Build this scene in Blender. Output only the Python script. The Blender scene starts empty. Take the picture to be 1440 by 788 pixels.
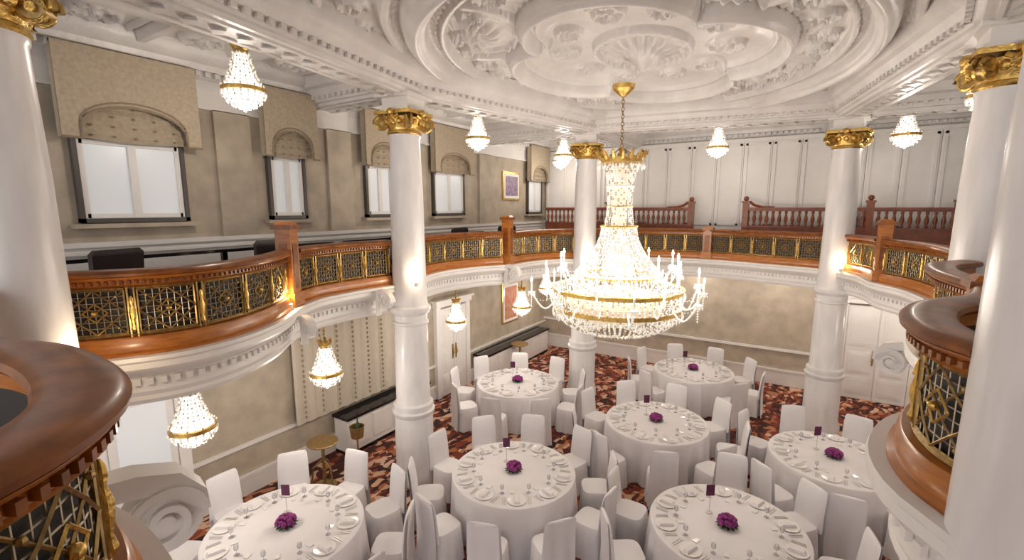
import bpy, bmesh, math, random
import numpy as np
from mathutils import Vector, Matrix
from mathutils.geometry import tessellate_polygon
random.seed(7)
D=bpy.data; SC=bpy.context.scene
pi=math.pi
# ------------------------------------------------------------------ materials
def mat(name,col,rough=.5,metal=0.,noise=0.,nscale=6.,bump=0.,bscale=30.,emit=None,es=0.,stretch=None,col2=None,spec=.5,trans=0.,coat=0.):
    m=D.materials.new(name); m.use_nodes=True; nt=m.node_tree; b=nt.nodes['Principled BSDF']
    b.inputs['Base Color'].default_value=(*col,1); b.inputs['Roughness'].default_value=rough
    b.inputs['Metallic'].default_value=metal; b.inputs['Specular IOR Level'].default_value=spec
    b.inputs['Transmission Weight'].default_value=trans; b.inputs['Coat Weight'].default_value=coat
    b.inputs['Coat Roughness'].default_value=.15
    if emit: b.inputs['Emission Color'].default_value=(*emit,1); b.inputs['Emission Strength'].default_value=es
    tc=nt.nodes.new('ShaderNodeTexCoord'); mp=nt.nodes.new('ShaderNodeMapping')
    nt.links.new(tc.outputs['Object'],mp.inputs['Vector'])
    if stretch: mp.inputs['Scale'].default_value=stretch
    if noise>0 or col2:
        n=nt.nodes.new('ShaderNodeTexNoise'); n.inputs['Scale'].default_value=nscale; n.inputs['Detail'].default_value=6
        nt.links.new(mp.outputs[0],n.inputs['Vector'])
        r=nt.nodes.new('ShaderNodeValToRGB'); r.color_ramp.elements[0].position=.3; r.color_ramp.elements[1].position=.7
        c2=col2 if col2 else tuple(c*(1-noise) for c in col)
        r.color_ramp.elements[0].color=(*c2,1); r.color_ramp.elements[1].color=(*col,1)
        nt.links.new(n.outputs['Fac'],r.inputs[0]); nt.links.new(r.outputs[0],b.inputs['Base Color'])
    if bump>0:
        n2=nt.nodes.new('ShaderNodeTexNoise'); n2.inputs['Scale'].default_value=bscale; n2.inputs['Detail'].default_value=4
        nt.links.new(mp.outputs[0],n2.inputs['Vector'])
        bp=nt.nodes.new('ShaderNodeBump'); bp.inputs['Strength'].default_value=bump; bp.inputs['Distance'].default_value=.02
        nt.links.new(n2.outputs['Fac'],bp.inputs['Height']); nt.links.new(bp.outputs[0],b.inputs['Normal'])
    return m
M=dict(
 plaster=mat('white_plaster',(.80,.775,.755),.45,noise=.06,nscale=3,bump=.12,bscale=14),
 ceil=mat('ceiling_plaster',(.77,.745,.73),.34,noise=.16,nscale=2.5,bump=.35,bscale=16),
 column=mat('column_white',(.80,.78,.785),.28,noise=.13,nscale=9,stretch=(1,1,.25),bump=.05),
 wall=mat('wallpaper_taupe',(.50,.425,.335),.6,noise=.28,nscale=3.5,bump=.15,bscale=40),
 wood=mat('orange_oak',(.50,.175,.028),.32,col2=(.30,.09,.013),nscale=7,stretch=(1,1,6),coat=.15),
 dwood=mat('varnished_oak',(.30,.095,.018),.34,col2=(.12,.034,.007),nscale=9,spec=.4,coat=.1),
 rwood=mat('red_mahogany',(.26,.07,.028),.35,noise=.4,nscale=10),
 gold=mat('gilt',(.82,.54,.16),.3,metal=.9,noise=.4,nscale=25,bump=.3,bscale=50),
 dgold=mat('antique_gold',(.55,.38,.16),.34,metal=.8,noise=.5,nscale=30),
 piron=mat('silvered_iron',(.55,.48,.37),.36,metal=.6),
 backing=mat('added_dark_backing',(.018,.013,.010),.6),  # near-black stands in for the dark gallery seen through the lattice
 black=mat('black_gloss',(.012,.01,.012),.15),
 leather=mat('dark_leather',(.025,.018,.02),.35,bump=.1),
 cloth=mat('white_linen',(.79,.765,.78),.75,noise=.05,nscale=4,bump=.06,bscale=60),
 china=mat('china',(.84,.82,.80),.15),
 glass=mat('stemware',(.9,.9,.92),.08,trans=.9),
 steel=mat('cutlery_steel',(.58,.56,.54),.4,metal=.3),
 purple=mat('purple_petals',(.13,.010,.13),.6,col2=(.26,.018,.15),nscale=40),
 magenta=mat('magenta_petals',(.30,.03,.22),.6),
 leaf=mat('leaves',(.03,.07,.02),.5),
 card=mat('plum_card',(.09,.012,.05),.5),
 valance=mat('valance_fabric',(.49,.405,.30),.8,noise=.2,nscale=25,bump=.2,bscale=80,stretch=(1,1,1)),
 valdark=mat('fabric_piping',(.29,.22,.15),.8),
 curtain=mat('curtain_fabric',(.58,.51,.42),.8,noise=.15,nscale=18,stretch=(1,3,.5)),
 pane=mat('frosted_pane',(.68,.70,.72),.3,emit=(.88,.94,1.),es=.16),
 wframe=mat('window_frame_dark',(.07,.06,.055),.4),
 art=mat('picture_art',(.45,.34,.36),.6,col2=(.15,.12,.28),nscale=14),
 artred=mat('picture_art_red',(.55,.08,.05),.6,col2=(.5,.35,.2),nscale=9),
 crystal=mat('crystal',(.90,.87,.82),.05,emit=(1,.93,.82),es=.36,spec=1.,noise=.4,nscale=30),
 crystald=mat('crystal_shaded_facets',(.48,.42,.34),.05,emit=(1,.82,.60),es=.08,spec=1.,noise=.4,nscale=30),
 lampcore=mat('lit_core',(.72,.60,.45),.5,emit=(1,.82,.58),es=.40),
 pcrystal=mat('lit_crystal',(.95,.9,.82),.1,emit=(1,.89,.74),es=1.8,noise=.2,nscale=60),
 flame=mat('flame_bulb',(1,.9,.7),.5,emit=(1,.84,.60),es=20.),
 candle=mat('candle_sleeve',(.9,.86,.78),.5,emit=(1,.88,.7),es=.12),
 gfloor=mat('gallery_carpet',(.10,.045,.035),.9,col2=(.04,.02,.02),nscale=14),
 uplamp=mat('uplight_lens',(1,.9,.7),.5,emit=(1,.8,.5),es=12.),
)
# carpet
def carpet():
    m=D.materials.new('patterned_carpet'); m.use_nodes=True; nt=m.node_tree; b=nt.nodes['Principled BSDF']; b.inputs['Roughness'].default_value=.95
    N=nt.nodes.new; L=nt.links.new
    tc=N('ShaderNodeTexCoord')
    cols=[]
    for k,(rz,sx,sy,stops) in enumerate([(.6,12,6.,[(0,(.05,.014,.010)),(.22,(.19,.034,.018)),(.48,(.40,.125,.05)),(.62,(.035,.013,.012)),(.76,(.60,.36,.24)),(.90,(.24,.05,.03))]),
                       (-.7,12,5.4,[(0,(.09,.018,.014)),(.26,(.035,.013,.012)),(.46,(.44,.17,.08)),(.62,(.20,.040,.022)),(.78,(.64,.42,.30))])]):
        mp=N('ShaderNodeMapping'); mp.inputs['Rotation'].default_value=(0,0,rz); mp.inputs['Scale'].default_value=(sx,sy,1)
        nz=N('ShaderNodeTexNoise'); nz.inputs['Scale'].default_value=1.6
        L(tc.outputs['Object'],nz.inputs['Vector'])
        mx=N('ShaderNodeVectorMath'); mx.operation='MULTIPLY_ADD'; mx.inputs[1].default_value=(.5,.5,0)
        L(nz.outputs['Color'],mx.inputs[0]); L(tc.outputs['Object'],mx.inputs[2]); L(mx.outputs[0],mp.inputs['Vector'])
        v=N('ShaderNodeTexVoronoi'); v.inputs['Scale'].default_value=1.; L(mp.outputs[0],v.inputs['Vector'])
        sp=N('ShaderNodeSeparateColor'); L(v.outputs['Color'],sp.inputs[0])
        r=N('ShaderNodeValToRGB'); r.color_ramp.interpolation='CONSTANT'
        e=r.color_ramp.elements
        e[0].position=0; e[0].color=(*stops[0][1],1); e[1].position=stops[1][0]; e[1].color=(*stops[1][1],1)
        for p,c in stops[2:]:
            q=e.new(p); q.color=(*c,1)
        L(sp.outputs[0],r.inputs[0]); cols.append((r,v))
    n=N('ShaderNodeTexNoise'); n.inputs['Scale'].default_value=2.2; L(tc.outputs['Object'],n.inputs['Vector'])
    g=N('ShaderNodeMath'); g.operation='GREATER_THAN'; g.inputs[1].default_value=.5; L(n.outputs['Fac'],g.inputs[0])
    mi=N('ShaderNodeMix'); mi.data_type='RGBA'; L(g.outputs[0],mi.inputs['Factor']); L(cols[0][0].outputs[0],mi.inputs['A']); L(cols[1][0].outputs[0],mi.inputs['B'])
    L(mi.outputs['Result'],b.inputs['Base Color'])
    return m
M['carpet']=carpet()
# ------------------------------------------------------------------ mesh builder
class MB:
    def __init__(s): s.v=[];s.f=[];s.m=[];s.mats=[]
    def mi(s,k):
        if k not in s.mats: s.mats.append(k)
        return s.mats.index(k)
    def add(s,vs,fs,k):
        o=len(s.v); s.v+= [tuple(v) for v in vs]; i=s.mi(k)
        for f in fs: s.f.append(tuple(o+a for a in f)); s.m.append(i)
    def box(s,c,sz,k,rz=0,taper=1.):
        cx,cy,cz=c; a,b,h=sz[0]/2,sz[1]/2,sz[2]/2; co,si=math.cos(rz),math.sin(rz); vs=[]
        for z,t in ((-h,1),(h,taper)):
            for x,y in ((-a,-b),(a,-b),(a,b),(-a,b)):
                x*=t;y*=t; vs.append((cx+x*co-y*si,cy+x*si+y*co,cz+z))
        s.add(vs,[(0,3,2,1),(4,5,6,7),(0,1,5,4),(1,2,6,5),(2,3,7,6),(3,0,4,7)],k)
    def lathe(s,prof,c,k,n=24,cap=True,ax=None,ripple=None):
        vs=[];fs=[]; m=len(prof)
        for r,z in prof:
            for i in range(n):
                a=2*pi*i/n; rr=r
                if ripple: rr=r+ripple(a,z)
                vs.append((c[0]+rr*math.cos(a),c[1]+rr*math.sin(a),c[2]+z))
        for j in range(m-1):
            for i in range(n):
                i2=(i+1)%n; fs.append((j*n+i,j*n+i2,(j+1)*n+i2,(j+1)*n+i))
        if cap:
            fs.append(tuple(range(n-1,-1,-1))); fs.append(tuple((m-1)*n+i for i in range(n)))
        s.add(vs,fs,k)
    def tube(s,pts,r,k,n=6,closed=False):
        pts=[Vector(p) for p in pts]; m=len(pts); vs=[];fs=[]
        rs=r if isinstance(r,(list,tuple)) else [r]*m
        for j,p in enumerate(pts):
            a=pts[(j-1)%m] if (closed or j>0) else pts[j]; b=pts[(j+1)%m] if (closed or j<m-1) else pts[j]
            t=(b-a).normalized(); up=Vector((0,0,1)) if abs(t.z)<.93 else Vector((1,0,0))
            u=t.cross(up).normalized(); w=u.cross(t)
            for i in range(n):
                q=2*pi*i/n; vs.append(p+(u*math.cos(q)+w*math.sin(q))*rs[j])
        for j in range(m if closed else m-1):
            j2=(j+1)%m
            for i in range(n):
                i2=(i+1)%n; fs.append((j*n+i,j*n+i2,j2*n+i2,j2*n+i))
        if not closed: fs.append(tuple(range(n-1,-1,-1))); fs.append(tuple((m-1)*n+i for i in range(n)))
        s.add(vs,fs,k)
    def sweep(s,path,prof,k,closed=False):
        P=[Vector(p) for p in path]; m=len(P); n=len(prof); vs=[];fs=[]
        for j in range(m):
            a=P[(j-1)%m] if (closed or j>0) else P[j]; b=P[(j+1)%m] if (closed or j<m-1) else P[j]
            t=(b-a).normalized(); nx,ny=t.y,-t.x
            for o,z in prof: vs.append((P[j].x+nx*o,P[j].y+ny*o,z))
        for j in range(m if closed else m-1):
            j2=(j+1)%m
            for i in range(n):
                i2=(i+1)%n; fs.append((j*n+i,j*n+i2,j2*n+i2,j2*n+i))
        if not closed: fs.append(tuple(range(n-1,-1,-1))); fs.append(tuple((m-1)*n+i for i in range(n)))
        s.add(vs,fs,k)
    def octa(s,c,r,k,h=None):
        h=h or r; x,y,z=c
        s.add([(x+r,y,z),(x,y+r,z),(x-r,y,z),(x,y-r,z),(x,y,z+h),(x,y,z-h)],[(0,1,4),(1,2,4),(2,3,4),(3,0,4),(1,0,5),(2,1,5),(3,2,5),(0,3,5)],k)
    def prism(s,poly,fn,d,k):
        n=len(poly); vs=[fn(a,b,0) for a,b in poly]+[fn(a,b,d) for a,b in poly]
        tri=tessellate_polygon([[Vector((a,b,0)) for a,b in poly]])
        fs=[tuple(t) for t in tri]+[tuple(n+i for i in reversed(t)) for t in tri]+[(i,(i+1)%n,n+(i+1)%n,n+i) for i in range(n)]
        s.add(vs,fs,k)
    def ball(s,c,r,k,n=8,sz=1.):
        pr=[(max(1e-4,r*math.sin(pi*j/6)),-r*sz*math.cos(pi*j/6)) for j in range(7)]
        s.lathe(pr,c,k,n,cap=False)
    def mesh(s,name,smooth=35):
        me=D.meshes.new(name); me.from_pydata(s.v,[],s.f)
        for k in s.mats: me.materials.append(M[k])
        me.polygons.foreach_set('material_index',s.m)
        bm=bmesh.new(); bm.from_mesh(me); bmesh.ops.recalc_face_normals(bm,faces=bm.faces); bm.to_mesh(me); bm.free()
        if smooth:
            me.polygons.foreach_set('use_smooth',[True]*len(me.polygons))
            try: me.set_sharp_from_angle(angle=math.radians(smooth))
            except Exception: pass
        me.update(); return me
    def obj(s,name,loc=(0,0,0),rz=0,smooth=35):
        return place(s.mesh(name,smooth),name,loc,rz)
def place(me,name,loc=(0,0,0),rz=0,sc=1):
    o=D.objects.new(name,me); SC.collection.objects.link(o); o.location=loc; o.rotation_euler=(0,0,rz); o.scale=(sc,sc,sc); return o
def catmull(pts,step=.05,closed=False):
    P=[Vector(p) for p in pts]; n=len(P); out=[]
    for i in range(n if closed else n-1):
        p1=P[i];p2=P[(i+1)%n]
        p0=P[(i-1)%n] if (closed or i>0) else p1*2-p2
        p3=P[(i+2)%n] if (closed or i<n-2) else p2*2-p1
        k=max(2,int((p2-p1).length/step))
        for j in range(k):
            t=j/k
            out.append(.5*((2*p1)+(p2-p0)*t+(2*p0-5*p1+4*p2-p3)*t*t+(3*p1-p0-3*p2+p3)*t**3))
    if not closed: out.append(P[-1])
    return out
# ------------------------------------------------------------------ key dimensions
XL,XR,YB,YS=-7.1,5.0,13.2,-3.0
ZC=6.45; ZG=3.1; ZU=2.85; ZR=3.92
COL=dict(A=(-5.22,5.28),B=(-4.37,10.02),C=(.42,10.79),D=(1.40,6.18),E=(-4.37,.85),F=(.76,2.2))
S=[ [(-4.8,1.12),(-4.58,1.42),(-4.42,1.8),(-4.48,2.25),(-4.75,2.75),(-5.1,3.15)],
    [(-5.3,3.42),(-5.46,3.8),(-5.5,4.4),(-5.42,5.05)],
    [(-5.45,5.55),(-5.75,6.1),(-5.85,6.9),(-5.65,7.7),(-5.4,8.15)],
    [(-5.32,8.42),(-5.3,9.0),(-5.05,9.6),(-4.65,10.0)],
    [(-4.3,10.35),(-3.6,11.1),(-2.6,11.5),(-1.5,11.5),(-.5,11.2),(.2,10.95)],
    [(.6,10.6),(.85,10.1),(.95,9.55)],
    [(1.0,9.3),(1.3,8.7),(1.45,7.9),(1.45,7.1),(1.4,6.5)],
    [(1.25,5.95),(.98,5.5),(.92,4.9),(1.0,4.3)],
    [(1.0,4.1),(.86,3.6),(.58,3.18),(.48,2.80),(.50,2.5),(.60,2.3)],
    [(.95,1.7),(.92,1.1),(.6,.40),(.1,.05),(-.35,-.06),(-.75,-.15),(-1.05,-.12),(-1.24,.03),(-1.37,.23),(-1.57,.385),(-1.87,.455),(-2.22,.45),(-2.58,.35),(-3.2,.25),(-3.8,.38),(-4.15,.62)] ]
allpts=[p for s in S for p in s]
LOOP=catmull(allpts,.08,closed=True)
# ------------------------------------------------------------------ room shell
def simple(name,c,sz,k): b=MB(); b.box(c,sz,k); return b.obj(name,smooth=0)
simple('floor',((XL+XR)/2,(YB+YS)/2,-.05),(XR-XL+.4,YB-YS+.4,.1),'carpet')
simple('wall_left',(XL-.1,(YB+YS)/2,ZC/2),(.2,YB-YS,ZC),'wall')
simple('wall_back',((XL+XR)/2,YB+.1,ZC/2),(XR-XL+.4,.2,ZC),'wall')
simple('wall_right',(XR+.1,(YB+YS)/2,ZC/2),(.2,YB-YS,ZC),'wall')
# gallery slab
outer=[Vector((XL,YS,0)),Vector((XR,YS,0)),Vector((XR,YB,0)),Vector((XL,YB,0))]
inner=[Vector((p.x,p.y,0)) for p in LOOP]
tri=tessellate_polygon([outer,inner]); al=outer+inner
b=MB(); b.add([(v.x,v.y,ZG) for v in al],[tuple(t) for t in tri],'gfloor')
b.add([(v.x,v.y,ZU) for v in al],[tuple(t) for t in tri],'plaster')
b.obj('floor_gallery',smooth=0)
# fascia
b=MB()
b.sweep(LOOP,[(-.10,2.81),(.02,2.81),(.045,2.85),(.03,2.88),(.05,2.92),(.03,2.97),(.035,3.04),(.08,3.08),(.13,3.105),(.16,3.14),(.15,3.185),(.17,3.205),(.16,3.235),(-.10,3.24)],'plaster',closed=True)
for i in range(1,len(LOOP)-1):
    t=(LOOP[i+1]-LOOP[i-1]).normalized()
    b.box((LOOP[i].x+t.y*.05,LOOP[i].y-t.x*.05,3.005),(.045,.03,.05),'plaster',math.atan2(t.y,t.x))
b.obj('trim_fascia')
# railings
def railing(ctrl,name='balcony_railing'):
    path=catmull(ctrl,.05); b=MB()
    cum=[0]
    for i in range(1,len(path)): cum.append(cum[-1]+(path[i]-path[i-1]).length)
    Ltot=cum[-1]
    def at(s_,o=0):
        s_=min(max(s_,0),Ltot-1e-5)
        lo=0
        while cum[lo+1]<s_: lo+=1
        u=(s_-cum[lo])/(cum[lo+1]-cum[lo]); p=path[lo].lerp(path[lo+1],u)
        a=path[max(lo-1,0)]; c=path[min(lo+2,len(path)-1)]; t=(c-a).normalized()
        return Vector((p.x+t.y*o,p.y-t.x*o)),math.atan2(t.y,t.x)
    z=ZR
    b.sweep(path,[(-.095,z-.055),(-.11,z-.035),(-.10,z-.012),(-.065,z),(.05,z),(.085,z-.006),(.105,z-.025),(.10,z-.045),(.085,z-.055)],'dwood')
    b.sweep(path,[(-.06,z-.13),(-.06,z-.055),(.088,z-.055),(.075,z-.072),(.045,z-.082),(.045,z-.12),(.055,z-.13)],'wood')
    n=int(Ltot/.045)
    for i in range(n):
        p,a=at((i+.5)*Ltot/n,.058); b.box((p.x,p.y,z-.10),(.022,.024,.028),'dwood',a)
    b.sweep(path,[(-.05,3.235),(-.05,3.38),(.045,3.38),(.055,3.365),(.055,3.35),(.065,3.335),(.065,3.27),(.09,3.255),(.09,3.235)],'wood')
    z0,z1=3.38,z-.13; H=z1-z0
    b.sweep(path,[(-.035,z0),(-.035,z1),(-.027,z1),(-.027,z0)],'backing')  # added dark sheet, paints the gallery's darkness behind the ironwork
    def bar(s0,a0,s1,a1,w,k,o=0):
        ns=max(1,int(abs(s1-s0)/.08)); pts=[]
        for j in range(ns+1):
            u=j/ns; p,_=at(s0+(s1-s0)*u,o); pts.append((p.x,p.y,a0+(a1-a0)*u))
        b.tube(pts,w/2,k,4)
    nm=max(1,round(Ltot/.44)); w=Ltot/nm
    bar(0,z0+.012,Ltot,z0+.012,.026,'dgold'); bar(0,z1-.012,Ltot,z1-.012,.026,'dgold')
    for i in range(nm+1):
        s_=i*w; p,a=at(s_,.0)
        for dd in (-.022,.022):
            p2,_=at(s_+dd,0); b.box((p2.x,p2.y,(z0+z1)/2),(.012,.02,H),'dgold',a)
        nxx,nyy=math.sin(a)*.014,-math.cos(a)*.014
        b.lathe([(.004,z0+.03),(.020,z0+.06),(.010,z0+.10),(.020,z0+.15),(.023,z0+.20),(.010,z0+.25),(.016,z0+.28),(.014,z0+.31),(.004,z0+.33)],(p.x+nxx,p.y+nyy,0),'gold',7)
    for i in range(nm):
        a0=i*w+.042; a1=(i+1)*w-.042; c=(a0+a1)/2; zc=(z0+z1)/2; e=.03
        for s0,q0,s1,q1 in ((a0,z0+e,a1,z0+e),(a0,z1-e,a1,z1-e),(a0,z0+e,a0,z1-e),(a1,z0+e,a1,z1-e)): bar(s0,q0,s1,q1,.016,'dgold')
        hw=(a1-a0)/2; hh=H/2-e
        for k_,m_ in ((1.,'dgold'),(.42,'gold')):
            P4=[(c-hw*k_,zc),(c,zc+hh*k_),(c+hw*k_,zc),(c,zc-hh*k_)]
            for q in range(4): bar(P4[q][0],P4[q][1],P4[(q+1)%4][0],P4[(q+1)%4][1],.013,m_,.004)
        bar(a0,z0+e,a1,z1-e,.011,'dgold'); bar(a0,z1-e,a1,z0+e,.011,'dgold')
        for u in (.125,.25,.375,.5,.625,.75,.875):
            bar(a0+(a1-a0)*u,z0+e,a0+(a1-a0)*u,z1-e,.007,'piron',-.006)
        for u in (.143,.286,.429,.571,.714,.857):
            q=z0+e+(H-2*e)*u; bar(a0,q,a1,q,.007,'piron',-.006)
        p,a=at(c,.012); b.ball((p.x,p.y,zc),.022,'gold',8)
        for sa in (-1,1):
            for sb in (-1,1):
                p,a=at(c+sa*hw*.72,.008); b.ball((p.x,p.y,zc+sb*hh*.72),.012,'dgold',6)
    return b.obj(name)
for s_ in S[:4]: railing(s_)
railing(S[4][:3]+[(-2.05,11.53)]); railing([(-1.95,11.53)]+S[4][3:])
for s_ in S[5:]: railing(s_)
def newel(x,y,rz=0,top=4.2):
    b=MB(); h=top-3.24
    b.box((0,0,3.245+.08),(.23,.23,.16),'wood'); b.box((0,0,3.245+h/2),(.18,.18,h),'wood')
    b.box((0,0,3.24+h*.5),(.192,.10,h*.55),'dwood'); b.box((0,0,3.24+h*.5),(.10,.192,h*.55),'dwood')
    b.box((0,0,top-.02),(.24,.24,.05),'dwood'); b.box((0,0,top+.02),(.20,.20,.04),'wood',taper=.7)
    b.obj('newel_post',(x,y,0),rz)
newel(-5.2,3.28,.5); newel(-5.35,8.29,.1); newel(.97,9.42,0,4.18); newel(1.0,4.2,0,3.93); newel(-4.86,1.04,.6,3.93)
newel(-2.0,11.53,0,3.94)
# ------------------------------------------------------------------ columns
def spiral(turns,r0,r1,n=40):
    return [( (r0+(r1-r0)*i/n)*math.cos(turns*2*pi*i/n), (r0+(r1-r0)*i/n)*math.sin(turns*2*pi*i/n)) for i in range(n+1)]
b=MB()
b.lathe([(.345,0),(.345,.16),(.325,.19),(.325,.24),(.305,.27),(.305,1.12),(.33,1.15),(.34,1.2),(.30,1.22),(.315,1.26),(.315,1.31),(.275,1.34),(.268,1.4),(.262,2.0),(.255,2.6),(.275,2.62),(.275,2.65),(.255,2.67),(.26,2.76),(.30,2.80),(.315,2.83),(.315,2.88),(.27,2.91),(.26,3.0),(.25,3.9),(.245,4.6),(.222,5.40),(.235,5.42),(.235,5.46)],(0,0,0),'column',40)
b.lathe([(.225,5.44),(.25,5.47),(.245,5.50),(.23,5.51),(.235,5.56),(.29,5.64),(.30,5.69),(.24,5.70)],(0,0,0),'gold',40)
for i in range(16):
    a=2*pi*i/16; b.ball((.275*math.cos(a),.275*math.sin(a),5.625),.042,'gold',6,1.2)
ab=[]
for q in range(4):
    for j in range(8):
        u=j/8; a=pi/4+q*pi/2+u*pi/2; r=.43-.13*math.sin(pi*u); ab.append((r*math.cos(a),r*math.sin(a)))
b.prism(ab,lambda x,y,c:(x,y,5.725+c),.05,'gold')
for q in range(4):
    a=pi/4+q*pi/2; ca,sa=math.cos(a),math.sin(a)
    for off in (-.035,.035):
        pts=[]
        for u,v in spiral(2.2,.105,.015,36):
            rr=.33+u; pts.append((rr*ca-sa*off,rr*sa+ca*off,5.60+v))
        b.tube(pts,[.024-.012*i/36 for i in range(37)],'gold',6)
    b.tube([(.33*ca+sa*.05,.33*sa-ca*.05,5.60),(.33*ca-sa*.05,.33*sa+ca*.05,5.60)],.075,'dgold',12)
    b.tube([(.33*ca+sa*.07,.33*sa-ca*.07,5.60),(.33*ca-sa*.07,.33*sa+ca*.07,5.60)],.03,'gold',10)
    a2=q*pi/2
    b.ball((.31*math.cos(a2),.31*math.sin(a2),5.74),.06,'gold',8)
    for s_ in (-1,1):
        aa=a2+s_*.38; b.tube([(.27*math.cos(a2),.27*math.sin(a2),5.70),(.33*math.cos(a2+s_*.2),.33*math.sin(a2+s_*.2),5.67),(.33*math.cos(aa),.33*math.sin(aa),5.70)],.022,'gold',6)
b.box((0,0,5.80),(.50,.50,.05),'plaster'); b.box((0,0,5.90),(.44,.44,.18),'plaster'); b.box((0,0,5.985),(.60,.60,.05),'plaster')
cm=b.mesh('ballroom_column')
for k,(x,y) in COL.items(): place(cm,'ballroom_column',(x,y,0),{'A':.15,'B':.3,'C':-.15,'D':0,'E':0,'F':0}[k])
# ------------------------------------------------------------------ ceiling
nx,ny=720,960
xs=np.linspace(XL,XR,nx); ys=np.linspace(YS,YB,ny); X,Y=np.meshgrid(xs,ys)
cx,cy,rx,ry=-2.2,6.9,2.7,3.55
u=(X-cx)/rx; v=(Y-cy)/ry; R=np.hypot(u,v); T=np.arctan2(v,u)
g=lambda a,c,w: np.exp(-((a-c)/w)**2)
sm=lambda a,lo,hi: np.clip((a-lo)/(hi-lo),0,1)**2*(3-2*np.clip((a-lo)/(hi-lo),0,1))
flat=lambda a,c,w: 1-sm(np.abs(a-c),w*.7,w)
h=np.zeros_like(X)
h+=.15*flat(R,1.0,.05)+.09*g(R,1.0,.02)+.09*flat(R,1.10,.018)+.08*flat(R,.90,.014)
h+=.06*g(R,1.072,.012)*(.5+.5*np.cos(110*T))+.055*g(R,.925,.012)*(.5+.5*np.cos(120*T))
h-=.08*(1-sm(R,.86,.90))
Q=R-(.50+.17*np.abs(np.cos(2*T))**.6)
h+=.15*flat(Q,0,.03)+.07*g(Q,0,.012)+.06*flat(Q,-.06,.012)+.045*g(Q,.045,.010)*(.5+.5*np.cos(90*T))
h-=.10*sm(-Q,.03,.16)
for k in range(4):
    th=pi/4+k*pi/2; d=np.hypot(u-.80*math.cos(th),v-.80*math.sin(th))
    m_=sm(Q,.03,.05)*(1-sm(R,.86,.88))
    h+=m_*(.08*flat(d,.26,.018)+.05*flat(d,.20,.008)+.10*(.5+.5*np.cos(14*np.arctan2(v-.80*math.sin(th),u-.80*math.cos(th))))*g(d,.10,.05)+.06*g(d,0,.03))
def scr(x0,y0,rad,hand,amp=.06,turn=1.):
    dx=X-x0; dy=Y-y0; r=np.hypot(dx,dy); sel=r<rad*1.15
    a=np.arctan2(dy,dx)
    s_=np.cos(hand*a*turn+ (r/rad)*11+ x0*7)
    leaf=.5+.5*np.cos(9*a+20*r/rad)
    w_=1-sm(r,rad*.85,rad*1.1)
    return np.where(sel,amp*w_*(sm(s_,.25,.7)*(.7+.3*leaf)+.5*g(r,0,rad*.14)),0)
for k in range(28):
    th=2*pi*(k+.5)/28; rr=.80
    h=np.maximum(h,h+scr(cx+rx*rr*math.cos(th),cy+ry*rr*math.sin(th),.22,1 if k%2 else -1,.095)*sm(Q,.05,.08))
for k in range(10):
    th=2*pi*(k+.5)/10; rr=.40
    h+=scr(cx+rx*rr*math.cos(th),cy+ry*rr*math.sin(th),.27,1 if k%2 else -1,.09)
h+=.10*flat(R,.23,.014)+.34*g(R,0,.07)+.10*(.5+.5*np.cos(16*T))*g(R,.13,.045)+.07*(.5+.5*np.cos(32*T))*g(R,.20,.02)+.06*g(R,.08,.02)
for k in range(44):
    th=2*pi*(k+.5)/44; rr=1.20
    h+=scr(cx+rx*rr*math.cos(th),cy+ry*rr*math.sin(th),.19,1 if k%2 else -1,.075)
h+=.08*flat(R,1.30,.014)+.04*g(R,1.335,.01)*(.5+.5*np.cos(150*T))
for ix in range(11):
    for iy in range(15):
        x0=XL+.65+ix*1.1; y0=YS+.7+iy*1.1
        rr=math.hypot((x0-cx)/rx,(y0-cy)/ry)
        if rr>1.42: h+=scr(x0,y0,.30,1 if (ix+iy)%2 else -1,.08)
outz=sm(R,1.44,1.47)
fx=np.abs(((X-XL-.1)/1.1)%1-.5)*1.1; fy=np.abs(((Y-YS-.15)/1.1)%1-.5)*1.1
frm=np.maximum(flat(fx,.55,.07),flat(fy,.55,.07)); frm2=np.maximum(flat(fx,.42,.02)*(fy<.44),flat(fy,.42,.02)*(fx<.44))
h+=outz*(.13*frm+.06*frm2)
Z=ZC-.01-h
vs=np.stack([X,Y,Z],-1).reshape(-1,3).astype(np.float32)
ii=np.arange(nx*ny).reshape(ny,nx)
fs=np.stack([ii[:-1,:-1],ii[1:,:-1],ii[1:,1:],ii[:-1,1:]],-1).reshape(-1,4).astype(np.int32)
me=D.meshes.new('ceiling'); me.vertices.add(len(vs)); me.vertices.foreach_set('co',vs.ravel())
me.loops.add(fs.size); me.loops.foreach_set('vertex_index',fs.ravel()); me.polygons.add(len(fs))
me.polygons.foreach_set('loop_start',np.arange(0,fs.size,4,dtype=np.int32))
me.polygons.foreach_set('use_smooth',np.ones(len(fs),dtype=bool)); me.materials.append(M['ceil']); me.update(calc_edges=True); me.validate()
place(me,'ceiling')
simple('ceiling_slab',((XL+XR)/2,(YB+YS)/2,ZC+.32),(XR-XL+.4,YB-YS+.4,.1),'ceil')
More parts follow.
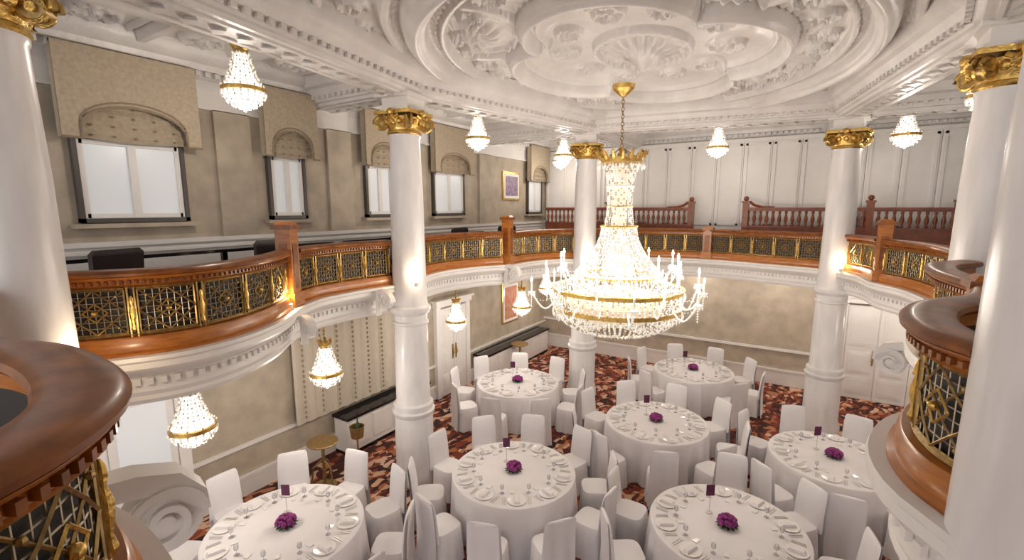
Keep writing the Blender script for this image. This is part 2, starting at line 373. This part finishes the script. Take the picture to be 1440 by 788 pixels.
# beams
b=MB()
bp=[(-.25,6.0),(.25,6.0),(.26,6.04),(.30,6.05),(.32,6.12),(.36,6.13),(.40,6.22),(.46,6.25),(.50,6.33),(.52,6.50),(-.52,6.50),(-.50,6.33),(-.46,6.25),(-.40,6.22),(-.36,6.13),(-.32,6.12),(-.30,6.05),(-.26,6.04)]
c=COL
for p,q in [(c['E'],c['A']),(c['A'],c['B']),(c['B'],c['C']),(c['C'],c['D']),(c['D'],c['F']),(c['F'],(-.3,-.6)),((-.3,-.6),(-3,-.6)),((-3,-.6),c['E']),
            (c['A'],(XL,5.28)),(c['B'],(XL,10.1)),(c['B'],(-4.4,YB)),(c['C'],(.4,YB)),(c['C'],(XR,10.8)),(c['D'],(XR,6.2)),(c['E'],(XL,.85)),(c['F'],(XR,2.2))]:
    b.sweep([p,q],bp,'ceil')
    P=Vector(p);Qv=Vector(q);t=(Qv-P).normalized();L=(Qv-P).length;a=math.atan2(t.y,t.x)
    for sgn in (-1,1): b.sweep([P,Qv],[(sgn*.15-.02,5.98),(sgn*.15+.02,5.98),(sgn*.15+.02,6.01),(sgn*.15-.02,6.01)],'ceil')
    for i in range(int(L/.13)):
        m_=P+t*(.065+.13*i)
        for sgn in (-1,1):
            b.box((m_.x-t.y*.345*sgn,m_.y+t.x*.345*sgn,6.105),(.06,.05,.05),'ceil',a)
        if i%2==0: b.box((m_.x,m_.y,5.99),(.13,.13,.05),'ceil',a+pi/4,taper=.4)
b.obj('trim_ceiling_beams')
b=MB()
cp=[(-.05,5.98),(.03,5.98),(.05,6.03),(.05,6.08),(.12,6.10),(.12,6.17),(.17,6.18),(.20,6.25),(.30,6.30),(.34,6.36),(.36,6.48),(-.05,6.48)]
b.sweep([(XL,YS),(XL,YB)],cp,'ceil'); b.sweep([(XL,YB),(XR,YB)],cp,'ceil'); b.sweep([(XR,YB),(XR,YS)],cp,'ceil')
for i in range(int((YB-YS)/.12)): b.box((XL+.14,YS+.06+.12*i,6.135),(.10,.06,.06),'ceil')
for i in range(int((XR-XL)/.12)): b.box((XL+.06+.12*i,YB-.14,6.135),(.06,.10,.06),'ceil')
b.obj('trim_cornice')
def strip(name,boxes,k='plaster'):
    b=MB()
    for c_,s_ in boxes: b.box(c_,s_,k)
    return b.obj(name,smooth=0)
Lm=(YB+YS)/2; Ll=YB-YS
strip('trim_frieze_left',[((XL+.015,Lm,5.87),(.03,Ll,.26)),((XL+.03,Lm,5.73),(.06,Ll,.04))])
strip('trim_dado_left',[((XL+.015,Lm,3.52),(.03,Ll,.84)),((XL+.035,Lm,3.97),(.07,Ll,.06)),((XL+.025,Lm,3.87),(.05,Ll,.03))])
strip('baseboard_left',[((XL+.02,Lm,.14),(.04,Ll,.28)),((XL+.03,Lm,.30),(.06,Ll,.05)),((XL+.025,Lm,.80),(.05,Ll,.05))])
strip('baseboard_back',[(((XL+XR)/2,YB-.02,.18),(XR-XL,.04,.36)),(((XL+XR)/2,YB-.03,.38),(XR-XL,.06,.05)),(((XL+XR)/2,YB-.03,.90),(XR-XL,.05,.06)),(((XL+XR)/2,YB-.02,2.72),(XR-XL,.04,.1))])
strip('trim_pilasters_left',[((XL+.03,y,4.86),(.06,.5,1.72)) for y in (3.75,5.55,7.45,9.9)],'wall')
b=MB()
b.box(((XL+XR)/2,YB-.02,4.55),(XR-XL,.04,2.9),'valdark')
x=XL+.05
while x<XR-.3:
    b.box((x+.3,YB-.05,4.55),(.602,.04,2.86),'plaster')
    for sx,wx in ((-.24,.05),(.24,.05)): b.box((x+.3+sx,YB-.085,4.95),(wx,.03,2.0),'plaster')
    for zz in (3.98,5.92): b.box((x+.3,YB-.085,zz),(.53,.03,.05),'plaster')
    x+=.61
b.box(((XL+XR)/2,YB-.07,6.02),(XR-XL,.12,.08),'plaster')
b.obj('trim_back_panelling',smooth=0)
# ------------------------------------------------------------------ balustrade at back gallery
def balustrade(x0,x1,y,newl):
    b=MB(); dz=-.06
    b.box(((x0+x1)/2,y,4.44+dz),(x1-x0,.12,.05),'rwood'); b.box(((x0+x1)/2,y,4.40+dz),(x1-x0,.08,.04),'rwood')
    b.box(((x0+x1)/2,y,3.53),(x1-x0,.10,.86),'rwood'); b.box(((x0+x1)/2,y,3.96),(x1-x0,.12,.05),'rwood')
    n=int((x1-x0)/.13)
    for i in range(n):
        b.lathe([(.02,0),(.035,.02),(.022,.06),(.042,.14),(.04,.18),(.02,.26),(.03,.30),(.03,.34)],(x0+.065+i*.13,y,3.985),'rwood',8)
    for nxp,s_ in newl:
        b.box((nxp,y,3.8),(.13,.15,1.42),'rwood'); b.box((nxp,y,4.53),(.17,.18,.05),'rwood'); b.ball((nxp,y,4.61),.06,'rwood',8)
        b.tube([(nxp-s_*.08,y,4.54),(nxp-s_*.18,y,4.46),(nxp-s_*.35,y,4.41),(nxp-s_*.6,y,4.40)],.035,'rwood',6)
    b.obj('wooden_balustrade')
balustrade(XL+.35,-2.62,12.6,[(-2.62,1),(-4.8,0)]); balustrade(-1.38,XR-.05,12.6,[(-1.38,-1),(1.0,0),(2.4,0)])
# ------------------------------------------------------------------ windows + valances
def window(y0,y1,z0,z1,i):
    b=MB(); yc=(y0+y1)/2; zc=(z0+z1)/2; w=y1-y0; hh=z1-z0; x=XL
    b.box((x+.02,yc,zc),(.03,w,hh),'pane')
    for yy in (y0,y1): b.box((x+.04,yy,zc),(.08,.05,hh+.05),'wframe')
    for zz in (z0,z1): b.box((x+.04,yc,zz),(.08,w+.05,.05),'wframe')
    for yy in (y0+.055,y1-.055): b.box((x+.04,yy,zc),(.045,.05,hh-.06),'plaster')
    b.box((x+.045,yc,zc),(.045,.08,hh-.06),'plaster')
    for zz in (z0+.055,z1-.055): b.box((x+.04,yc,zz),(.045,w-.1,.05),'plaster')
    b.box((x+.07,yc,z0-.06),(.14,w+.2,.05),'wall')
    b.obj('window_%d'%i,smooth=0)
def valance(y0,y1,z0=5.16,z1=6.15):
    b=MB(); w=y1-y0
    poly=[(y0,z1),(y0,z0),(y0+.12*w,z0)]
    for j in range(13):
        a=pi*j/12; poly.append((y0+w/2-(w*.38)*math.cos(a),z0+.12+.27*math.sin(a)))
    poly+=[(y1-.12*w,z0),(y1,z0),(y1,z1)]
    b.prism(poly,lambda a,bb,c_:(XL+.22+c_,a,bb),.03,'valance')
    b.box((XL+.17,y0+.01,(z0+z1)/2),(.12,.02,z1-z0),'valance'); b.box((XL+.17,y1-.01,(z0+z1)/2),(.12,.02,z1-z0),'valance'); b.box((XL+.17,(y0+y1)/2,z1-.01),(.14,w,.03),'valance')
    edge=[(XL+.255,a,c_) for a,c_ in poly[1:-1]]
    b.tube(edge,.016,'valdark',6)
    b.tube([(XL+.255,a,c_+.05) for a,c_ in poly[3:-3]],.010,'valdark',5)
    pts=[]
    for j in range(9):
        z=z0+.02+.06*j; pts.append((XL+.14+(.03 if j%2 else 0),z))
    vs=[];fs=[]
    for j,(xx,z) in enumerate(pts): vs+=[(xx,y0+.06,z),(xx,(y0+y1)/2,z-.03),(xx,y1-.06,z)]
    for j in range(8):
        for i in range(2): o=j*3+i; fs.append((o,o+1,o+4,o+3))
    b.add(vs,fs,'valance')
    for i in range(5):
        yy=y0+.2*w+i*.15*w
        for j in range(4): b.ball((XL+.185,yy,z0+.05+.11*j),.014,'valdark',6)
    b.obj('window_valance',smooth=30)
W=[(1.98,3.06),(4.24,4.82),(6.1,6.75),(7.95,9.0),(12.0,12.8)]
for i,(a,c_) in enumerate(W):
    window(a,c_,4.25,5.2,i+1); valance(a-.13,c_+.17)
def picture(c_,w,hh,k,ax='x'):
    b=MB(); 
    b.box((.015,0,0),(.03,w,hh),'gold'); b.box((.03,0,0),(.02,w-.10,hh-.10),'china'); b.box((.04,0,0),(.012,w-.24,hh-.24),k)
    b.obj('framed_picture',c_,0,smooth=0)
picture((XL+.005,11.15,4.98),.85,.76,'art'); picture((XL+.005,11.1,1.75),.85,1.15,'artred')
# ------------------------------------------------------------------ doors
def door(name,pos,rz,w=1.3,hh=2.15,glass=False):
    b=MB()
    b.box((0,-.035,hh/2),(w,.06,hh),'plaster')
    for s_ in (-1,1):
        b.box((s_*(w/2+.07),-.055,hh/2+.05),(.14,.10,hh+.1),'plaster')
        cxx=s_*w/4
        b.box((cxx,-.07,hh/2),(w/2-.02,.03,hh-.02),'plaster')
        if glass: b.box((cxx,-.09,hh*.62),(w/2-.2,.015,hh*.6),'pane')
        else:
            for z,zh in ((hh*.75,hh*.34),(hh*.40,hh*.22),(hh*.15,hh*.18)):
                b.box((cxx,-.09,z),(w/2-.18,.02,zh),'plaster'); b.box((cxx,-.10,z),(w/2-.28,.02,zh-.1),'plaster')
        b.box((s_*.06,-.10,1.02),(.03,.02,.35),'dgold')
        b.tube([(s_*.06,-.12,.95),(s_*.06,-.15,1.0),(s_*.06,-.12,1.12)],.012,'gold',6)
    b.box((0,-.075,hh+.12),(w+.34,.14,.12),'plaster'); b.box((0,-.095,hh+.2),(w+.44,.18,.05),'plaster')
    b.obj(name,pos,rz,smooth=0)
door('door_1',(1.45,YB,0),0,1.2,2.2)
door('door_2',(XL,1.9,0),pi/2,1.5,2.1,True)
door('door_3',(XL,8.5,0),pi/2,.95,2.1)
def curtain(y0,y1,z0,z1):
    n=60; vs=[];fs=[]
    for i in range(n+1):
        y=y0+(y1-y0)*i/n; x=XL+.12+.016*math.sin(i*1.05)+.006*math.sin(i*2.3)
        vs+=[(x,y,z0),(x,y,z1)]
    for i in range(n): fs.append((2*i,2*i+2,2*i+3,2*i+1))
    b=MB(); b.add(vs,fs,'curtain'); b.box((XL+.12,(y0+y1)/2,z1+.03),(.2,y1-y0+.1,.12),'valance')
    for i in range(7):
        y=y0+(y1-y0)*(i+.5)/7
        for j in range(20): b.ball((XL+.14,y,z0+.1+j*(z1-z0-.2)/19),.017,'valdark',5,1.6)
    b.obj('curtain')
curtain(4.35,6.75,.8,2.7)
def cabinet(y0,y1):
    b=MB(); yc=(y0+y1)/2; w=y1-y0
    b.box((XL+.26,yc,.36),(.36,w,.62),'plaster'); b.box((XL+.27,yc,.70),(.42,w+.06,.05),'black'); b.box((XL+.26,yc,.03),(.38,w,.06),'black')
    n=max(2,int(w/.5))
    for i in range(n): b.box((XL+.45,y0+w*(i+.5)/n,.38),(.02,w/n-.1,.44),'plaster')
    b.obj('radiator_cabinet',smooth=0)
cabinet(5.1,7.2); cabinet(9.3,12.6)
def bistro(x,y):
    b=MB(); b.lathe([(.02,0),(.18,.0),(.18,.02),(.03,.05),(.025,.1),(.025,.70),(.06,.73),(.23,.735),(.24,.75),(.23,.765),(.02,.765)],(0,0,0),'dgold',24)
    for i in range(3):
        a=i*2.1; b.tube([(.03*math.cos(a),.03*math.sin(a),.45),(.16*math.cos(a),.16*math.sin(a),.35),(.2*math.cos(a),.2*math.sin(a),.02)],.015,'dgold',6)
    b.obj('bistro_table',(x,y,0))
bistro(-6.25,4.3); bistro(-6.45,10.6)
b=MB()
b.lathe([(.02,0),(.14,0),(.14,.02),(.02,.04),(.015,.6),(.10,.64),(.12,.82),(.125,.83),(.11,.83),(.095,.66),(.01,.65)],(0,0,0),'dgold',20)
b.lathe([(.035,.66),(.035,.85),(.012,.92),(.012,.98)],(.02,0,0),'leaf',12)
b.obj('wine_cooler_stand',(-6.1,4.85,0))
b=MB(); b.box((XL+.62,4.0,3.86),(.42,9.5,.04),'black')
for y in (-.4,1.4,3.2,4.9,6.6,8.4): b.box((XL+.62,y,3.47),(.06,.06,.75),'black'); b.box((XL+.62,y,3.12),(.35,.06,.03),'black')
b.obj('console_table',smooth=0)
def dchair():
    b=MB(); b.box((0,0,.44),(.46,.46,.10),'leather'); 
    pr=[(-.23,.45),(-.24,.86),(-.20,.90),(.20,.90),(.24,.86),(.23,.45)]
    b.prism(pr,lambda a,c_,d:(a,-.23-d-.08*(c_-.45),c_),.06,'leather')
    for x in (-.2,.2):
        for y in (-.2,.2): b.box((x,y,.2),(.04,.04,.4),'black')
    return b.mesh('gallery_chair')
dm=dchair()
for x,y,r in ((-6.02,1.75,pi/2+.3),(-6.05,3.45,pi/2),(-6.35,7.6,pi/2),(-6.05,9.0,pi/2-.3),(-6.0,5.5,1.9),(2.1,8.6,-pi/2),(2.2,7.5,-pi/2),(1.7,5.0,-pi/2)):
    place(dm,'gallery_chair',(x,y,ZG),r)
# ------------------------------------------------------------------ plaster scroll brackets
def scroll():
    b=MB()
    sp=spiral(1.9,.23,.03,60); n=len(sp); wd=.11; vs=[];fs=[]
    for i,(u,v) in enumerate(sp):
        r=math.hypot(u,v); k=(r-.042)/r if r>.06 else .3
        for (a,c_,y) in ((u,v,-wd),(u,v,wd),(u*k,v*k,wd),(u*k,v*k,-wd)): vs.append((a,y,c_))
    for i in range(n-1):
        for j in range(4): fs.append((i*4+j,i*4+(j+1)%4,(i+1)*4+(j+1)%4,(i+1)*4+j))
    fs+= [(0,1,2,3),tuple((n-1)*4+j for j in (3,2,1,0))]
    b.add(vs,fs,'plaster')
    b.tube([(0,-.075,0),(0,.075,0)],.20,'plaster',28); b.tube([(0,-.125,0),(0,.125,0)],.05,'plaster',16)
    tail=[(.23,0),(.22,.12),(.10,.27),(-.10,.33),(-.30,.34),(-.30,.22),(-.12,.20),(.02,.17),(.16,.02)]
    b.prism([(p[0],p[1]) for p in tail],lambda a,c_,d:(a,d-.09,c_),.18,'plaster')
    lt=[(-.3,.3),(-.22,.0),(-.3,-.1),(-.34,-.45),(-.40,-.45),(-.40,.3)]
    b.prism(lt,lambda a,c_,d:(a,d-.08,c_),.16,'plaster')
    return b.mesh('plaster_scroll_bracket')
sm_=scroll()
for x,y,z,r,sc in ((-2.66,.90,2.86,1.35,.85),(-5.12,4.72,3.05,0,.5),(-5.05,8.1,3.05,-.1,.6),(.74,5.6,2.96,pi-.3,.62),(-4.75,3.2,3.02,-.2,.45)):
    place(sm_,'plaster_scroll_bracket',(x,y,z),r,sc)
# ------------------------------------------------------------------ pendants
def pendant(rod):
    b=MB()
    b.lathe([(.012,.0),(.05,.01),(.12,.05),(.165,.10),(.185,.15)],(0,0,0),'pcrystal',20)
    b.lathe([(.185,.145),(.20,.15),(.20,.185),(.18,.19)],(0,0,0),'gold',24)
    b.lathe([(.175,.19),(.12,.26),(.085,.34),(.062,.44),(.055,.50)],(0,0,0),'pcrystal',20)
    for i in range(20):
        a=2*pi*i/20
        for j in range(9):
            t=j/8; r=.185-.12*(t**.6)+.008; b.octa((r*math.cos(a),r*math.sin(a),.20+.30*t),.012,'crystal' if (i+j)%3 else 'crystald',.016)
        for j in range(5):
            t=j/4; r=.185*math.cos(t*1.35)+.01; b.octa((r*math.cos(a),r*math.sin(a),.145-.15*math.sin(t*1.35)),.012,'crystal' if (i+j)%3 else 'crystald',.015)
        b.octa((.195*math.cos(a),.195*math.sin(a),.13),.014,'crystal',.035)
    b.lathe([(.05,.49),(.07,.50),(.065,.53),(.085,.565),(.05,.57)],(0,0,0),'gold',16)
    for i in range(8):
        a=2*pi*i/8; b.octa((.08*math.cos(a),.08*math.sin(a),.585),.016,'gold',.03)
    b.tube([(0,0,.55),(0,0,rod)],.01,'dgold',6)
    for j in range(int((rod-.6)/.045)): b.ball((0,0,.62+j*.045),.016,'dgold',6,1.3)
    b.lathe([(.01,rod-.06),(.03,rod-.05),(.06,rod-.02),(.065,rod)],(0,0,0),'gold',16)
    b.ball((0,0,-.02),.02,'crystal',6)
    return b.mesh('pendant_lamp')
def light(kind,name,loc,e,col=(1,.86,.68),r=.05):
    l=D.lights.new(name,kind); l.energy=e; l.color=col
    l.shadow_soft_size=r
    o=D.objects.new(name,l); SC.collection.objects.link(o); o.location=loc; return o
LC=(1,.90,.79)
pm=pendant(.83); pl=pendant(.82)
for x,y in ((-5.40,3.03),(-5.41,7.36),(-5.35,10.85),(-1.86,11.2),(1.27,11.1),(1.62,7.75),(-6.0,12.0),(2.5,4.2)):
    place(pm,'pendant_lamp',(x,y,5.49),sc=1.12); light('POINT','pendant_bulb',(x,y,5.38),30,LC,.05)
for x,y in ((-5.55,3.95),(-5.3,2.15),(-5.95,7.3),(-5.55,9.2),(2.2,9.5),(2.4,6.5),(-6.3,11.8),(2.6,12.0)):
    place(pl,'pendant_lamp',(x,y,1.95),sc=1.1); light('POINT','pendant_bulb',(x,y,1.84),24,LC,.05)
b=MB(); b.lathe([(.05,-.012),(.065,-.010),(.07,0),(.05,.0)],(0,0,0),'gold',16); b.lathe([(.045,-.008),(.001,-.006)],(0,0,0),'uplamp',16); dlm=b.mesh('added_fill_lamp')  # invented fill fixture, added to brighten the space under the gallery
for x,y in ((-4.2,12.2),(-2.4,12.5),(-.6,12.4),(1.2,12.2)):
    place(dlm,'added_fill_lamp',(x,y,ZU)); light('POINT','added_fill_light',(x,y,ZU-.08),22,LC,.04)  # added fill lights for the lower back wall
# ------------------------------------------------------------------ chandelier
b=MB(); CX,CY=-2.41,6.76
cr=random.Random(11)
def ringp(r,z,k,t=.02,n=48): b.tube([(r*math.cos(2*pi*i/n),r*math.sin(2*pi*i/n),z) for i in range(n)],t,k,6,closed=True)
def strands(n,curve,nb,size,k='crystal',ph=0):
    for i in range(n):
        a=2*pi*(i+ph)/n; ca,sa=math.cos(a),math.sin(a)
        for j in range(nb):
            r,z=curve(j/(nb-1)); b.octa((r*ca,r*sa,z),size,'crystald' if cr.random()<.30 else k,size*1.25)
b.lathe([(.03,6.14),(.16,6.11),(.15,6.05),(.08,5.99),(.03,5.95)],(0,0,0),'gold',20)
for i in range(14):
    z=5.93-.05*i; rr=.022
    pts=[(rr*math.cos(q)*(1 if i%2 else 0),rr*math.cos(q)*(0 if i%2 else 1),z+.033*math.sin(q)) for q in [2*pi*j/8 for j in range(8)]]
    b.tube(pts,.006,'dgold',5,closed=True)
b.lathe([(.02,5.26),(.05,5.24),(.03,5.20),(.06,5.16),(.05,5.12)],(0,0,0),'gold',12)
b.lathe([(.20,5.02),(.30,5.04),(.31,5.10),(.27,5.11),(.20,5.06)],(0,0,0),'gold',32)
for i in range(16):
    a=2*pi*i/16; ca,sa=math.cos(a),math.sin(a)
    b.tube([(.28*ca,.28*sa,5.08),(.33*ca,.33*sa,5.15),(.37*ca,.37*sa,5.19),(.36*ca,.36*sa,5.15)],[.03,.026,.02,.008],'gold',5)
    b.octa((.33*ca,.33*sa,4.98),.02,'crystal',.05)
for i in range(6):
    a=2*pi*i/6; b.tube([(.26*math.cos(a),.26*math.sin(a),5.08),(.03*math.cos(a),.03*math.sin(a),5.24)],.008,'dgold',4)
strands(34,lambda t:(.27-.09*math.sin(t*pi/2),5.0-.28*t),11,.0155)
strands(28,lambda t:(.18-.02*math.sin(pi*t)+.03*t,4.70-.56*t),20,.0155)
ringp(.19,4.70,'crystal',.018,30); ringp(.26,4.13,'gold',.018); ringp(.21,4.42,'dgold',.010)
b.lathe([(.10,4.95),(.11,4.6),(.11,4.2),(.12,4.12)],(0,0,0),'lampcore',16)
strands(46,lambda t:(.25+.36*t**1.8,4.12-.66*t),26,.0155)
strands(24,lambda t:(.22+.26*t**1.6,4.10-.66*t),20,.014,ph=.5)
b.lathe([(.10,4.08),(.14,3.8),(.22,3.5),(.25,3.42)],(0,0,0),'lampcore',20)
ringp(.62,3.44,'crystal',.018); ringp(.61,3.40,'gold',.018)
for i in range(30):
    a=2*pi*i/30; b.octa((.64*math.cos(a),.64*math.sin(a),3.37),.014,'crystal',.05)
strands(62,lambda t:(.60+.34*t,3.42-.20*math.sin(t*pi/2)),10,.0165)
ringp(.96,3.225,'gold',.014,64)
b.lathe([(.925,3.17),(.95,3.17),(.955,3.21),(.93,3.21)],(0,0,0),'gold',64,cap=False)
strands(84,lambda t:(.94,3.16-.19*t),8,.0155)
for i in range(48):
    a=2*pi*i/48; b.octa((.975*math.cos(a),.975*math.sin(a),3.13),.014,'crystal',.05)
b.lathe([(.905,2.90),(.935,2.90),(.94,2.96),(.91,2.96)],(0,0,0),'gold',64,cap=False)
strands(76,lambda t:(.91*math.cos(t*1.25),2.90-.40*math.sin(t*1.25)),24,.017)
for i in range(60):
    a=2*pi*i/60; b.octa((.955*math.cos(a),.955*math.sin(a),2.84),.014,'crystal',.055)
b.lathe([(.05,2.64),(.45,2.72),(.66,2.85),(.74,3.0),(.72,3.10),(.35,3.2)],(0,0,0),'lampcore',24)
for r,z in ((.28,2.51),(.55,2.575),(.75,2.69)): ringp(r,z,'dgold',.010,40)
b.ball((0,0,2.46),.05,'crystal',8)
flames=[]
def arm(a,r0,z0,r1,z1,cup):
    ca,sa=math.cos(a),math.sin(a); pts=[]
    for j in range(13):
        t=j/12; r=r0+(r1-r0)*t; z=z0+(z1-z0)*t-.16*math.sin(pi*t*1.15)*(1-.1*t)
        pts.append((r*ca,r*sa,z))
    b.tube(pts,.013,'crystal',6)
    x,y,z=pts[-1]
    b.lathe([(.008,-.05),(.03,-.03),(.055,.0),(.06,.015),(.02,.02)],(x,y,z),'crystal',10)
    b.lathe([(.013,.01),(.013,.16)],(x,y,z),'candle',8)
    b.lathe([(.006,.16),(.018,.185),(.014,.21),(.002,.245)],(x,y,z),'flame',8)
    for q in range(6):
        qa=2*pi*q/6; b.octa((x+.055*math.cos(qa),y+.055*math.sin(qa),z-.03),.010,'crystal',.028)
    for q in range(5): b.octa((x,y,z-.07-.035*q),.014,'crystal',.018)
    for q in range(9):
        t=q/8; r=r0+(r1-r0)*t; b.octa((r*ca,r*sa,z0+.08+(z-z0-.1)*t-.10*math.sin(pi*t)),.010,'crystal')
    flames.append((CX+x,CY+y,z+.2))
for i in range(16): arm(2*pi*(i+.3)/16,.92,3.02,1.28 if i%2 else 1.14,3.06 if i%2 else 3.26,0)
for i in range(10): arm(2*pi*(i+.1)/10,.60,3.42,.86,3.46,0)
b.obj('crystal_chandelier',(CX,CY,0),smooth=20)
# ------------------------------------------------------------------ tables and chairs
TAB=[(-4.88,2.82),(-3.27,5.22),(-5.02,8.17),(-2.02,7.87),(-2.04,10.95),(.54,8.05),(-.56,5.55)]
b=MB(); TR=.86
rip=lambda a,z:(.035*math.sin(18*a)+.018*math.sin(31*a+1))*max(0,(.70-z))/.70
b.lathe([(.885,.01),(.88,.2),(.875,.45),(TR+.005,.66),(TR+.004,.72),(TR-.005,.742),(TR-.03,.75),(.02,.75)],(0,0,0),'cloth',120,ripple=rip)
b.lathe([(.03,.02),(.03,.7)],(0,0,0),'black',8)
n=10
for i in range(n):
    a=2*pi*i/n; ca,sa=math.cos(a),math.sin(a)
    b.lathe([(.02,.0),(.08,.002),(.115,.010),(.118,.013),(.08,.006),(.02,.005)],(.70*ca,.70*sa,.752),'china',20)
    b.box((.70*ca,.70*sa,.775),(.19,.07,.03),'cloth',a,taper=.75)
    for s_ in (-1,1):
        aa=a+s_*.21; b.box((.72*math.cos(aa),.72*math.sin(aa),.755),(.15,.010,.005),'steel',a)
        aa=a+s_*.25; b.box((.72*math.cos(aa),.72*math.sin(aa),.755),(.14,.008,.005),'steel',a)
    rr=.56
    b.lathe([(.03,.0),(.03,.003),(.004,.006),(.004,.05),(.022,.065),(.026,.09),(.022,.115),(.020,.115),(.023,.09),(.018,.07),(.003,.06)],(rr*math.cos(a+.3),rr*math.sin(a+.3),.752),'glass',10)
    b.box((.52*math.cos(a-.1),.52*math.sin(a-.1),.757),(.07,.05,.008),'china',a)
tm=b.mesh('banquet_table')
b=MB()
b.lathe([(.05,0),(.07,.02),(.06,.05),(.02,.05)],(0,0,0),'black',12)
rnd=random.Random(3)
for i in range(60):
    a=rnd.uniform(0,2*pi); e=rnd.uniform(0,1.35); R_=.085
    p=(R_*math.cos(a)*math.cos(e)*1.15,R_*math.sin(a)*math.cos(e)*1.15,.045+R_*math.sin(e)*.8)
    b.ball(p,rnd.uniform(.018,.03),'purple' if i%5 else 'magenta',7)
for i in range(12):
    a=2*pi*i/12; ca,sa=math.cos(a),math.sin(a)
    b.prism([(0,0),(.035,.022),(.07,0),(.035,-.022)],lambda x,y,c_:((.06+x)*ca-y*sa,(.06+x)*sa+y*ca,.03+c_-.15*x),.004,'leaf')
fm=b.mesh('flower_centerpiece')
b=MB(); b.lathe([(.04,0),(.04,.006),(.004,.01),(.004,.22)],(0,0,0),'steel',12); b.box((0,0,.29),(.10,.006,.14),'card')
km=b.mesh('table_number_card')
def chairmesh():
    b=MB(); n=40
    def loop(hx,hy,cy_,z,amp,e=4.):
        L=[]
        for i in range(n):
            a=2*pi*i/n; c_,s_=math.cos(a),math.sin(a); r=(abs(c_/hx)**e+abs(s_/hy)**e)**(-1/e)
            r+=amp*math.sin(10*a+.5)
            L.append((r*c_,cy_+r*s_,z))
        return L
    secs=[loop(.225,.225,0,.005,.014),loop(.217,.218,0,.15,.010),loop(.208,.21,0,.33,.004),loop(.202,.205,0,.45,0),loop(.192,.195,0,.472,0),loop(.15,.16,0,.478,0),loop(.02,.02,0,.48,0)]
    vs=[p for s_ in secs for p in s_]; fs=[(j*n+i,j*n+(i+1)%n,(j+1)*n+(i+1)%n,(j+1)*n+i) for j in range(len(secs)-1) for i in range(n)]; fs.append(tuple((len(secs)-1)*n+i for i in range(n)))
    b.add(vs,fs,'cloth')
    secs=[loop(.212,.033,-.195,.40,0,3),loop(.205,.03,-.207,.6,0,3),loop(.2,.028,-.227,.8,0,3),loop(.192,.026,-.244,.90,0,3),loop(.175,.02,-.25,.935,0,3),loop(.14,.008,-.252,.945,0,3)]
    vs=[p for s_ in secs for p in s_]; fs=[(j*n+i,j*n+(i+1)%n,(j+1)*n+(i+1)%n,(j+1)*n+i) for j in range(len(secs)-1) for i in range(n)]; fs.append(tuple((len(secs)-1)*n+i for i in range(n)))
    b.add(vs,fs,'cloth')
    secs=[]
    for z,y0 in ((.93,-.27),(.7,-.25),(.45,-.238),(.2,-.248),(.01,-.265)):
        secs.append([( -.18-.03*(1-z)+ (.36+.06*(1-z))*i/16, y0-.012*math.sin(i*pi/4)*(1-z),z) for i in range(17)])
    vs=[p for s_ in secs for p in s_]; fs=[(j*17+i,j*17+i+1,(j+1)*17+i+1,(j+1)*17+i) for j in range(4) for i in range(16)]
    b.add(vs,fs,'cloth')
    return b.mesh('dining_chair',50)
chm=chairmesh()
placed=[]
RC=1.18
colpos=list(COL.values())
for ti,(tx,ty) in enumerate(TAB):
    place(tm,'banquet_table',(tx,ty,0),.3*ti); place(fm,'flower_centerpiece',(tx,ty,.752),ti)
    place(km,'table_number_card',(tx-.22,ty+.15,.752),.56)
    best=None; n=10 if ti in (0,1) else 9
    for k in range(40):
        ph=k/40*2*pi/n; cost=0
        for i in range(n):
            a=ph+2*pi*i/n; p=(tx+(RC+.03)*math.cos(a),ty+(RC+.03)*math.sin(a))
            for q in placed:
                d=math.dist(p,q); cost+=max(0,.58-d)*3
            for q in colpos: cost+=max(0,.65-math.dist(p,q))*3
            for j,q in enumerate(TAB):
                if j!=ti: cost+=max(0,1.2-math.dist(p,q))
        if best is None or cost<best[0]: best=(cost,ph)
    ph=best[1]
    for i in range(n):
        a=ph+2*pi*i/n; p=(tx+(RC+.03)*math.cos(a),ty+(RC+.03)*math.sin(a))
        if any(math.dist(p,q)<.46 for q in placed) or any(math.dist(p,q)<.58 for q in colpos) : continue
        placed.append(p)
        place(chm,'dining_chair',(tx+RC*math.cos(a),ty+RC*math.sin(a),0),a+pi/2+random.uniform(-.12,.12))
# ------------------------------------------------------------------ uplights
b=MB(); b.lathe([(.03,0),(.035,.05),(.03,.06)],(0,0,0),'plaster',12); b.lathe([(.026,.061),(.001,.064)],(0,0,0),'uplamp',12); um=b.mesh('uplight')
for x,y in ((-4.90,5.1),(-4.12,9.75),(.5,10.42),(1.05,6.1),(-4.1,1.15),(-5.02,3.15)):
    place(um,'uplight',(x,y,3.245)); light('POINT','uplight_lamp',(x,y,3.42),5.5,(1,.76,.50),.03)
for i,f in enumerate(flames):
    light('POINT','candle_light',(f[0],f[1],f[2]+.10),8.5,(1,.91,.81),.03)
# ------------------------------------------------------------------ world, camera
w=D.worlds.new('world'); SC.world=w; w.use_nodes=True; bg=w.node_tree.nodes['Background']; bg.inputs[0].default_value=(1,.965,.94,1); bg.inputs[1].default_value=2.0
cam=D.cameras.new('camera'); co=D.objects.new('camera',cam); SC.collection.objects.link(co); SC.camera=co
cam.sensor_width=36; cam.lens=665/1440*36; cam.clip_start=.02
co.location=(0,0,4.4); co.rotation_euler=(math.radians(90-8.7),0,math.radians(32.3))
SC.view_settings.view_transform='Standard'
